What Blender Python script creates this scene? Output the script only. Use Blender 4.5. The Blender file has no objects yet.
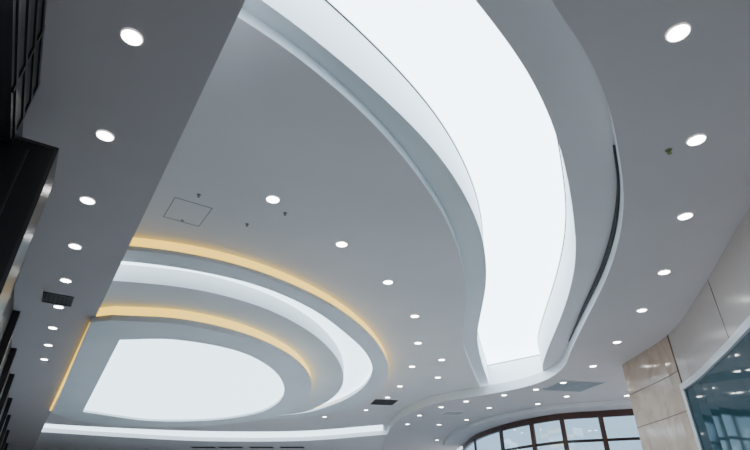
import bpy, bmesh, math
from mathutils import Vector
from mathutils.geometry import tessellate_polygon

# ---------------------------------------------------------------- materials
def new_mat(name):
    m=bpy.data.materials.new(name); m.use_nodes=True
    nt=m.node_tree
    return m,nt,nt.nodes['Principled BSDF']
def plaster(name,col,rough=.75,bump=.02,var=.03):
    m,nt,b=new_mat(name)
    tc=nt.nodes.new('ShaderNodeTexCoord')
    n=nt.nodes.new('ShaderNodeTexNoise'); n.inputs['Scale'].default_value=.6; n.inputs['Detail'].default_value=3
    nt.links.new(tc.outputs['Object'],n.inputs['Vector'])
    r=nt.nodes.new('ShaderNodeValToRGB')
    r.color_ramp.elements[0].position=.3; r.color_ramp.elements[1].position=.7
    r.color_ramp.elements[0].color=tuple(c*(1-var) for c in col)+(1,)
    r.color_ramp.elements[1].color=tuple(min(1,c*(1+var)) for c in col)+(1,)
    nt.links.new(n.outputs['Fac'],r.inputs['Fac']); nt.links.new(r.outputs['Color'],b.inputs['Base Color'])
    b.inputs['Roughness'].default_value=rough
    n2=nt.nodes.new('ShaderNodeTexNoise'); n2.inputs['Scale'].default_value=40
    nt.links.new(tc.outputs['Object'],n2.inputs['Vector'])
    bp=nt.nodes.new('ShaderNodeBump'); bp.inputs['Strength'].default_value=bump
    nt.links.new(n2.outputs['Fac'],bp.inputs['Height']); nt.links.new(bp.outputs['Normal'],b.inputs['Normal'])
    return m
def solid(name,col,rough=.4,metal=0):
    m,nt,b=new_mat(name)
    b.inputs['Base Color'].default_value=tuple(col)+(1,); b.inputs['Roughness'].default_value=rough; b.inputs['Metallic'].default_value=metal
    return m
def emit(name,col,s):
    m,nt,b=new_mat(name)
    b.inputs['Base Color'].default_value=(.8,.8,.8,1)
    b.inputs['Emission Color'].default_value=tuple(col)+(1,); b.inputs['Emission Strength'].default_value=s
    return m
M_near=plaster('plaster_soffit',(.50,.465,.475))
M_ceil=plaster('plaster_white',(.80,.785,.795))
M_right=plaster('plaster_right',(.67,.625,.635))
M_ring_skylit=plaster('plaster_ring_skylit',(.80,.845,.88))  # blue cast of the skylight put into the plaster colour of rings and fascias
M_sky=emit('stretched_light_membrane',(.74,.89,1.0),6.6)
M_sky2=emit('oval_light_membrane',(.66,.85,1.0),3.6)
M_yel=emit('warm_led_diffuser',(1.0,.62,.04),1.9)
M_lamp=emit('downlight_lens',(1,.97,.93),26)
M_trim_glow=emit('downlight_trim_glow',(1,.97,.93),.35)  # trim ring given a faint glow of its own so the rim looks lit
M_wtrim=solid('white_metal',(.8,.8,.8),.4)
M_dark=solid('dark_void',(.012,.012,.014),.5)
M_black=solid('black_panel',(.010,.010,.012),.3)
M_dgrey=solid('dark_grey_metal',(.035,.033,.036),.4,.2)
M_brown=solid('brown_window_frame',(.09,.045,.04),.3,.2)
M_silver=solid('brushed_silver_frame',(.74,.76,.79),.3,.4)
M_grey=solid('grey_metal',(.25,.25,.26),.4,.4)
def marble():
    m,nt,b=new_mat('beige_marble')
    tc=nt.nodes.new('ShaderNodeTexCoord')
    n=nt.nodes.new('ShaderNodeTexNoise'); n.inputs['Scale'].default_value=1.3; n.inputs['Detail'].default_value=8; n.inputs['Distortion'].default_value=1.6
    nt.links.new(tc.outputs['Object'],n.inputs['Vector'])
    r=nt.nodes.new('ShaderNodeValToRGB')
    r.color_ramp.elements[0].position=.3; r.color_ramp.elements[1].position=.72
    r.color_ramp.elements[0].color=(.50,.37,.28,1); r.color_ramp.elements[1].color=(.66,.54,.44,1)
    nt.links.new(n.outputs['Fac'],r.inputs['Fac']); nt.links.new(r.outputs['Color'],b.inputs['Base Color'])
    b.inputs['Roughness'].default_value=.12
    return m
M_marble=marble()
M_joint=solid('marble_joint',(.16,.11,.08),.6)
M_wallup=plaster('stone_wall_panel',(.60,.545,.52),.2)
def teal():
    m,nt,b=new_mat('teal_shopfront_glass')
    b.inputs['Base Color'].default_value=(.016,.062,.08,1); b.inputs['Roughness'].default_value=.05
    b.inputs['Specular IOR Level'].default_value=.5
    return m
M_teal=teal()
def glass():
    m,nt,b=new_mat('window_glass')
    out=nt.nodes['Material Output']
    t=nt.nodes.new('ShaderNodeBsdfTransparent'); t.inputs[0].default_value=(.66,.78,.86,1)
    g=nt.nodes.new('ShaderNodeBsdfGlossy'); g.inputs['Roughness'].default_value=.03
    mx=nt.nodes.new('ShaderNodeMixShader'); mx.inputs[0].default_value=.12
    nt.links.new(t.outputs[0],mx.inputs[1]); nt.links.new(g.outputs[0],mx.inputs[2]); nt.links.new(mx.outputs[0],out.inputs['Surface'])
    return m
M_glass=glass()
def tiles():
    m,nt,b=new_mat('floor_tiles')
    tc=nt.nodes.new('ShaderNodeTexCoord'); k=nt.nodes.new('ShaderNodeTexBrick')
    k.offset=0; k.inputs['Color1'].default_value=(.53,.51,.50,1); k.inputs['Color2'].default_value=(.57,.545,.53,1); k.inputs['Mortar'].default_value=(.22,.21,.2,1)
    k.inputs['Scale'].default_value=1; k.inputs['Mortar Size'].default_value=.006; k.inputs['Brick Width'].default_value=.8; k.inputs['Row Height'].default_value=.8
    nt.links.new(tc.outputs['Object'],k.inputs['Vector']); nt.links.new(k.outputs['Color'],b.inputs['Base Color'])
    b.inputs['Roughness'].default_value=.3
    return m
M_floor=tiles()

# ---------------------------------------------------------------- builders
def empty(name):
    o=bpy.data.objects.new(name,None); bpy.context.collection.objects.link(o); return o
def mesh_obj(name,verts,faces,mats,parent=None,midx=None):
    me=bpy.data.meshes.new(name); me.from_pydata(verts,[],faces); me.update()
    if not isinstance(mats,(list,tuple)): mats=[mats]
    for m in mats: me.materials.append(m)
    if midx:
        for p,i in zip(me.polygons,midx): p.material_index=i
    o=bpy.data.objects.new(name,me); bpy.context.collection.objects.link(o)
    if parent: o.parent=parent
    return o
def cr(pts,n=8,closed=False):
    P=[Vector(p) for p in pts]; N=len(P); out=[]
    segs=N if closed else N-1
    for i in range(segs):
        if closed: a,b,c,d=P[(i-1)%N],P[i],P[(i+1)%N],P[(i+2)%N]
        else:
            b,c=P[i],P[i+1]
            a=P[i-1] if i>0 else b*2-c
            d=P[i+2] if i+2<N else c*2-b
        t0=0; t1=t0+max((b-a).length,1e-4)**.5; t2=t1+max((c-b).length,1e-4)**.5; t3=t2+max((d-c).length,1e-4)**.5
        for k in range(n):
            t=t1+(t2-t1)*k/n
            A1=a*((t1-t)/(t1-t0))+b*((t-t0)/(t1-t0)); A2=b*((t2-t)/(t2-t1))+c*((t-t1)/(t2-t1)); A3=c*((t3-t)/(t3-t2))+d*((t-t2)/(t3-t2))
            B1=A1*((t2-t)/(t2-t0))+A2*((t-t0)/(t2-t0)); B2=A2*((t3-t)/(t3-t1))+A3*((t-t1)/(t3-t1))
            C=B1*((t2-t)/(t2-t1))+B2*((t-t1)/(t2-t1)); out.append((C.x,C.y))
    if not closed: out.append(tuple(P[-1]))
    return out
def relax(path,it=12):
    P=[Vector(p) for p in path]
    for _ in range(it):
        P=[P[0]]+[P[i]*.5+(P[i-1]+P[i+1])*.25 for i in range(1,len(P)-1)]+[P[-1]]
    return [(p.x,p.y) for p in P]
def plate(name,outer,holes,z0,z1,mat,parent=None,side=None):
    loops=[outer]+list(holes)
    tess=tessellate_polygon([[Vector((x,y,0)) for x,y in l] for l in loops])
    flat=[p for l in loops for p in l]; n=len(flat)
    v=[(x,y,z0) for x,y in flat]+[(x,y,z1) for x,y in flat]
    f=[tuple(t) for t in tess]+[tuple(i+n for i in t[::-1]) for t in tess]
    mi=[0]*len(f); s=0
    for l in loops:
        m=len(l)
        for i in range(m):
            a=s+i;b=s+(i+1)%m; f.append((a,b,b+n,a+n)); mi.append(1 if side else 0)
        s+=m
    o=mesh_obj(name,v,f,[mat,side] if side else mat,parent,mi)
    bm=bmesh.new(); bm.from_mesh(o.data); bmesh.ops.recalc_face_normals(bm,faces=bm.faces); bm.to_mesh(o.data); bm.free()
    return o
def ribbon(name,path,z0,z1,mat,parent=None,th=.0,closed=False,off=(0,0)):
    P=[Vector(p)+Vector(off) for p in path]; N=len(P); v=[];f=[]
    for i,p in enumerate(P):
        a=P[max(i-1,0)] if not closed else P[i-1]; b=P[min(i+1,N-1)] if not closed else P[(i+1)%N]
        t=(b-a).normalized(); nn=Vector((-t.y,t.x))*th
        zz0=z0[i] if isinstance(z0,list) else z0; zz1=z1[i] if isinstance(z1,list) else z1
        q=p+nn
        v+= [(p.x,p.y,zz0),(p.x,p.y,zz1),(q.x,q.y,zz1),(q.x,q.y,zz0)]
    R=N if closed else N-1
    for i in range(R):
        a=4*i;b=4*((i+1)%N)
        for k in range(4): f.append((a+k,a+(k+1)%4,b+(k+1)%4,b+k))
    if not closed: f+= [(0,1,2,3),tuple(4*(N-1)+k for k in (3,2,1,0))]
    return mesh_obj(name,v,f,mat,parent)
def boxes(name,L,mat,parent=None,ang=0,org=(0,0,0)):
    v=[];f=[];c,s=math.cos(ang),math.sin(ang)
    for x0,x1,y0,y1,z0,z1 in L:
        b=len(v)
        for z in (z0,z1):
            for x,y in ((x0,y0),(x1,y0),(x1,y1),(x0,y1)):
                v.append((org[0]+c*x-s*y,org[1]+s*x+c*y,org[2]+z))
        f+=[tuple(b+i for i in q) for q in ((0,3,2,1),(4,5,6,7),(0,1,5,4),(1,2,6,5),(2,3,7,6),(3,0,4,7))]
    return mesh_obj(name,v,f,mat,parent)
def tube(name,path3,r,mat,parent=None,cyclic=False):
    cu=bpy.data.curves.new(name,'CURVE'); cu.dimensions='3D'; cu.bevel_depth=r; cu.bevel_resolution=2
    s=cu.splines.new('POLY'); s.points.add(len(path3)-1)
    for p,q in zip(s.points,path3): p.co=(*q,1)
    s.use_cyclic_u=cyclic; cu.materials.append(mat)
    o=bpy.data.objects.new(name,cu); bpy.context.collection.objects.link(o)
    if parent:o.parent=parent
    return o

G=Vector((-.542,.840))     # long axis of the hall grid
GA=math.atan2(G.y,G.x)
def along(p,s): return (p[0]+G.x*s,p[1]+G.y*s)
def inset(loop,d):
    P=[Vector(p) for p in loop]; N=len(P)
    A=sum(P[i].x*P[(i+1)%N].y-P[(i+1)%N].x*P[i].y for i in range(N)); sg=1 if A>0 else -1
    out=[]
    for i in range(N):
        t=(P[(i+1)%N]-P[i-1]).normalized(); q=P[i]+Vector((-t.y,t.x))*d*sg; out.append((q.x,q.y))
    return out

# ---------------------------------------------------------------- plan outlines (metres)
C1=[(-4,1.45),(-2.4,2.22),(-1.26,3.06),(-.6,3.74),(.1,4.7),(.76,5.93),(1.28,7.2),(1.70,8.7),(1.98,10.2),(2.16,11.8),(2.42,13.5),(2.95,15.6),(3.83,18.74)]
L=[(-4,1.1),(-2.4,1.85),(-1.1,2.95),(-.55,3.5),(.25,4.45),(.9,5.4),(1.45,6.5),(1.92,7.8),(2.30,9.5),(2.52,11.3),(2.74,13.1),(3.2,15.2),(4.26,19.1)]
R=[(-4,.0),(-2,.75),(-.4,1.7),(.4,2.35),(.9,2.88),(1.48,3.57),(1.92,4.22),(2.36,5.02),(2.78,5.93),(3.14,6.8),(3.5,7.75),(3.85,8.9),(4.22,10.5),(4.56,12.3),(4.92,14.3),(5.3,16),(5.85,17.6)]
GF=[(.4,-3),(.5,.6),(.9,1.8),(1.46,2.66),(1.93,3.18),(2.44,3.9),(2.96,4.84),(3.39,5.73),(3.81,6.88),(4.22,8.42),(4.65,10.6),(5.12,12.93),(5.55,15.03),(5.3,16.9),(4.11,18.48),(2.49,19.95),(1.3,22.86),(.68,28.06),(.54,36.6),(.6,43)]
O3=[(-3.94,7.34),(-3,7.68),(-2.1,8.33),(-1.12,9.6),(-.35,11.29),(.22,13.54),(.4,15.77),(0,18.9),(-1.25,21.9),(-3.35,23.8),(-7,24.4),(-11,21),(-12.5,15),(-10.5,10),(-7.5,7.6),(-5.5,7.15)]
I3=[(-4.26,7.75),(-3.14,8.16),(-2.2,8.83),(-1.37,10),(-.72,11.66),(-.22,13.54),(-.09,15.52),(-.53,18.06),(-1.58,20.6),(-3.4,22.9),(-6.5,23.3),(-10.3,20.3),(-11.7,15),(-10,10.5),(-7.5,8.1),(-5.7,7.6)]
O2=[(-4.55,8.24),(-3.3,8.64),(-2.34,9.47),(-1.59,10.84),(-1.15,12.46),(-.95,14.45),(-1.1,16.9),(-1.9,19.65),(-3.3,21.9),(-6,22.5),(-9.7,19.8),(-11,15.2),(-9.6,11),(-7.4,8.8),(-5.8,8.1)]
O1=[(-3.92,9.69),(-2.91,10.54),(-2.13,12.21),(-1.86,14.64),(-2.16,16.73),(-3.14,19.43),(-5.17,21.95),(-8.53,23.3),(-11.4,23.0)]
I1=[(-4.4,10.70),(-3.26,11.53),(-2.73,13.07),(-2.73,15.42),(-3.33,17.9),(-4.57,20.07),(-6.75,21.6),(-9.21,21.7)]
W=[(5.3,32.9),(5.2,28.1),(5.8,24.7),(6.67,22.7),(7.57,21.5),(8.9,20.9),(10.6,20.2)]
WALL=[(4.2,-4),(4.2,0),(4.35,2),(4.75,4.2),(5.25,6),(6.26,8.99),(7.0,11.67),(7.09,14.45)]
c1=relax(cr(C1)); l=relax(cr(L)); r=relax(cr(R)); gf=relax(cr(GF),6); w=cr(W,4); wall=cr(WALL,5)
o3=cr(O3,8,True); i3=cr(I3,8,True); o2=cr(O2,8,True)
o1=[(-5.66,9.58)]+cr([(-5.2,9.45)]+O1,8)+[(-12.3,21.5),(-12.2,19.9)]
i1=cr([(-5.58,10.72)]+I1+[(-10.9,19.64)],8)

ZA,ZF,ZU,ZL,ZS=5.0,5.3,5.6,5.75,6.5
ceiling=empty('ceiling')
wout=[(x+.16,y+.16) for x,y in w]
hall=[(-32,-6),(11.5,-6),(11.5,20.3)]+wout[::-1]+[(5.4,43),(-32,43)]
hole_u=c1+[(4.26,19.1)]+r[::-1]
hole_s=l+r[::-1]
plate('upper_plate',hall,[hole_u],ZU,ZL,M_ceil,ceiling,M_ring_skylit)
plate('channel_shell',hall,[hole_s],ZL,ZS,M_ring_skylit,ceiling,M_ring_skylit)
fg=gf+[(5.39,43)]+wout+[(11.4,20.3),(11.4,14.8),(7.2,14.6)]+[(x+.1,y) for x,y in wall[::-1]]
plate('right_lowered_plate',fg,[],ZF,ZU-.002,M_right,ceiling,M_ring_skylit)
e=(-.99,2.45); q=(-2.64,2.45)
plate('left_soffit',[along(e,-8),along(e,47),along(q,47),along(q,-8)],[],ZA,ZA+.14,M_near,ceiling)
hpts=cr([(-20,26.5),(-17.5,28.5),(-14.4,30.4),(-10.4,32.2),(-4.5,32.2),(.62,29.4)],6)
plate('far_lowered_plate',hpts+[(.55,43),(-24,43)],[],5.35,ZU-.002,M_ceil,ceiling)
bk_in=[(Vector(p)+Vector((-1,0)).lerp(Vector((-.25,-1)),min(1,i/len(w)*1.3)).normalized()*1.15) for i,p in enumerate(w)]
bk=[(p.x,p.y) for p in bk_in]
plate('window_bulkhead',bk+[(x+.05,y+.05) for x,y in w[::-1]],[],5.14,ZF-.002,M_right,ceiling,M_ring_skylit)

# skylight membranes
sk=plate('skylight',hole_s,[],ZS-.012,ZS+.05,M_sky)
tube('skylight_frame',[(x,y,ZS-.03) for x,y in hole_s],.016,M_dgrey,sk,True)

# tiered oval feature
ros=empty('tiered_ceiling_rosette')
plate('outer_ring',o3,[i3],5.35,5.43,M_ring_skylit,ros)
plate('outer_led',inset(o3,.03),[inset(i3,-.35)],5.432,ZU-.003,M_yel,ros)
plate('crescent_light_membrane',inset(i3,-.1),[],5.535,5.56,M_sky2,ros)
plate('middle_drum',o2,[],5.2,5.53,M_ring_skylit,ros)
plate('middle_led',inset(o1,.04),[],5.012,5.198,M_yel,ros)
plate('inner_drum',o1,[i1],4.89,5.01,M_ring_skylit,ros)
plate('centre_light_membrane',inset(i1,-.06),[],4.97,5.011,M_sky2,ros)
tube('side_led',[(*along((-5.74,9.75),s),4.955) for s in (0,11.8)],.03,M_yel,ros)
st=cr([(-19,26),(-16.7,27.5),(-13.7,28.9),(-9.8,30.0),(-4.2,30.0),(.40,27.7)],6)
far=cr([(-20,27.5),(-17.5,29.5),(-14.4,31.4),(-10.4,33),(-4.5,33),(.45,30.2)],6)
plate('cove_light_strip',st+far[::-1],[],5.57,5.598,M_sky2,ceiling)

# slot diffuser in the fascia of the right plate
seg=cr(GF[6:12],10); n=len(seg); hh=[.062*math.sin(math.pi*min(1,max(0.03,i/(n-1))))+.004 for i in range(n)]
ribbon('linear_air_diffuser',seg,[5.53-h for h in hh],[5.53+h for h in hh],M_dark,ceiling,.03)

# ---------------------------------------------------------------- downlights (one merged mesh)
lights=[]
for s in range(-1,9): lights.append((*along((-2.0,2.79),1.475*s),ZA,.078))
for s in range(5,9): lights.append((*along((-3.1,2.6),1.475*s),ZA,.065))
for p in [(2.69,2.99),(3.67,4.46),(4.45,6.15),(5.11,8.07),(5.6,9.98),(6.02,12.23),(6.31,14.57),(2.3,1.2)]: lights.append((*p,ZF,.09))
for p in [(-1.5,6.17),(-.57,7.58),(.26,9.2),(.93,11.18),(1.16,13.3),(1.16,15.8),(.9,18.6),(2.13,17.25),(2.0,15.0),(.5,20.6),(-.4,23.4),(-2.4,25.2),(-6,26.2),(-9,26)]: lights.append((*p,ZU,.09))
ng=len(gf)-1
for k,t in enumerate((.665,.70,.735,.77,.80,.83,.86)):
    a=Vector(gf[int(t*ng)])
    b=Vector(bk[int((1-(t-.665)/.2)*(len(w)-1)*.98)])
    for f_ in ((.15,.6) if k%2 else (.15,.82)):
        p=a.lerp(b,f_); lights.append((p.x,p.y,ZF,.09))
v=[];f=[];mi=[]
N=20
for (x,y,z,rad) in lights:
    b=len(v); prof=[(1.13,0),(1.12,-.010),(1.04,-.013),(1.0,-.008)]
    for (k,dz) in prof:
        for i in range(N):
            a=2*math.pi*i/N; v.append((x+rad*k*math.cos(a),y+rad*k*math.sin(a),z+dz-.0005))
    for j in range(3):
        for i in range(N):
            f.append((b+j*N+i,b+j*N+(i+1)%N,b+(j+1)*N+(i+1)%N,b+(j+1)*N+i)); mi.append(0)
    f.append(tuple(b+3*N+i for i in range(N))[::-1]); mi.append(1)
mesh_obj('recessed_downlights',v,f,[M_trim_glow,M_lamp],None,mi)

ha=math.atan2(.31,.46)
boxes('ceiling_access_hatch',[(0,.56,0,.012,-.004,0),(0,.56,.66,.672,-.004,0),(0,.012,0,.672,-.004,0),(.548,.56,0,.672,-.004,0),(.26,.3,.6,.63,-.012,0)],M_grey,None,ha,(-2.92,6.11,ZU))
def vent(name,x,y,z,wd,ln,ang,n=6,mat=M_dark,fm=M_dgrey):
    o=empty(name)
    boxes('recess',[(-wd/2,wd/2,-ln/2,ln/2,-.006,0)],mat,o,ang,(x,y,z))
    B=[(-wd/2-.03,wd/2+.03,-ln/2-.03,-ln/2,-.015,0),(-wd/2-.03,wd/2+.03,ln/2,ln/2+.03,-.015,0),(-wd/2-.03,-wd/2,-ln/2,ln/2,-.015,0),(wd/2,wd/2+.03,-ln/2,ln/2,-.015,0)]
    B+=[(-wd/2,wd/2,-ln/2+ln*(i+.5)/n-.006,-ln/2+ln*(i+.5)/n+.006,-.012,-.004) for i in range(n)]
    boxes('frame_and_louvres',B,fm,o,ang,(x,y,z))
vent('air_vent',-5.8,8.6,ZA,.5,.42,GA)
vent('air_vent',.37,21.6,ZU,.9,1.0,.2)
for i,x in enumerate((-11.2,-9.4,-7.4,-5.4)): vent('air_vent',x,35.5,5.35,1.5,.6,0)
vent('supply_air_grille',6.6,17.2,ZF,1.5,1.5,.2,9,M_grey,M_wtrim)
vent('supply_air_grille',3.3,22.4,ZF,.8,.8,.2,6,M_grey,M_wtrim)
def sprinkler(x,y,z,m,s=1.0):
    v=[];f=[]
    for k,(ra,rb,za,zb) in enumerate([(.045,.035,0,-.012),(.014,.012,-.012,-.05),(.03,.03,-.05,-.055)]):
        b=len(v)
        for i in range(14):
            a=2*math.pi*i/14; v.append((x+s*ra*math.cos(a),y+s*ra*math.sin(a),z+s*za)); v.append((x+s*rb*math.cos(a),y+s*rb*math.sin(a),z+s*zb))
        for i in range(14): f.append((b+2*i,b+2*((i+1)%14),b+2*((i+1)%14)+1,b+2*i+1))
        f.append(tuple(b+2*i+1 for i in range(14)))
    mesh_obj('fire_sprinkler',v,f,m)
M_brass=solid('sprinkler_brass',(.30,.30,.14),.4,.3)
for p in [(-1.38,6.56,ZU),(-2.04,6.9,ZU),(-2.55,6.05,ZU)]: sprinkler(*p,M_grey,.7)
sprinkler(3.45,4.65,ZF,M_brass,.9)

# ---------------------------------------------------------------- walls
mesh_obj('floor',[(-32,-8,0),(16,-8,0),(16,44,0),(-32,44,0)],[(0,1,2,3)],M_floor)
sp=[p for p in wall if p[1]<11.68]; mp=[p for p in wall if p[1]>11.3]
wr=empty('wall_right')
ribbon('upper_panel',sp,4.14,ZF,M_wallup,wr,-.12)
ribbon('marble_pier',mp+[(7.3,14.6),(9.5,14.75),(11.4,14.9)],0,ZF,M_marble,wr,-.12)
for z in (.9,1.8,2.7,3.6,4.45): ribbon('joint',mp+[(7.3,14.6)],z,z+.018,M_joint,wr,.004)
boxes('edge_joint',[(-.012,.012,-.012,.012,0,ZF)],M_joint,wr,0,(mp[0][0]-.005,mp[0][1],0))
for yy in (8.6,5.6,3.2):
    p=min(wall,key=lambda t:abs(t[1]-yy)); boxes('panel_joint',[(-.006,.006,-.006,.006,4.14,ZF)],M_joint,wr,0,(p[0],p[1],0))
sf=empty('shopfront_glazing')
ribbon('glass',sp,0,4.05,M_teal,sf,-.05)
ribbon('head_frame',sp,4.02,4.15,M_silver,sf,.06)
ex,ey=sp[-1]
boxes('end_frame',[(-.05,.05,-.05,.05,0,4.14)],M_silver,sf,.1,(ex,ey,0))
for yy in (7.4,4.2): 
    p=min(wall,key=lambda t:abs(t[1]-yy)); boxes('mullion',[(-.02,.02,-.02,.02,0,4.03)],M_silver,sf,.3,(p[0],p[1],0))
ww=empty('window_curtain_wall')
ribbon('glass',w,0,4.9,M_glass,ww,.01)
ribbon('head',w,4.90,5.14,M_brown,ww,.15)
ribbon('transom',w,4.02,4.12,M_brown,ww,.08)
for i,p in enumerate(w[::4]): boxes('mullion',[(-.05,.05,-.09,.09,0,4.95)],M_brown,ww,math.atan2(p[1]-26,p[0]-10),(p[0],p[1],0))
wl=empty('wall_left')
boxes('panel',[(-8,46,0,.2,0,ZU)],M_dgrey,wl,GA,(q[0],q[1],0))
boxes('pilasters',[(s,s+.25,-.12,0,0,ZA) for s in (5,8,11,14,18,22,27,33)],M_black,wl,GA,(q[0],q[1],0))
boxes('top_bulkhead',[(-4,.95,-.10,0,4.3,ZA)],M_dgrey,wl,GA,(q[0],q[1],0))
boxes('bulkhead_slats',[(-4,.95,-.115,-.10,z,z+.05) for z in (4.35,4.55,4.75,4.93)]+[(s,s+.05,-.115,-.10,4.3,ZA) for s in (-1.2,.2,.9)],M_black,wl,GA,(q[0],q[1],0))
boxes('wall_back',[(-32,5.4,0,.2,0,ZU)],M_wallup,None,0,(0,43,0))
bx=empty('black_sign_box')
boxes('body',[(0,.6,0,1.9,2.3,4.4)],M_black,bx,GA,(-2.8,3.5,0))
boxes('bezel',[(-.012,0,.0,.03,2.3,4.4),(-.012,0,0,1.9,4.37,4.4),(-.012,0,0,1.9,2.3,2.33),(-.006,0,.2,.215,2.4,4.3)],M_dgrey,bx,GA,(-2.8,3.5,0))

# ---------------------------------------------------------------- world + camera
wd=bpy.data.worlds.new('world'); bpy.context.scene.world=wd; wd.use_nodes=True
bg=wd.node_tree.nodes['Background']; bg.inputs[0].default_value=(.80,.90,1,1); bg.inputs[1].default_value=2.0
cam=bpy.data.cameras.new('camera'); co=bpy.data.objects.new('camera',cam); bpy.context.collection.objects.link(co)
co.location=(0,0,1.6); co.rotation_euler=(math.radians(120),0,0)
cam.sensor_width=36; cam.lens=24; cam.clip_end=200
bpy.context.scene.camera=co
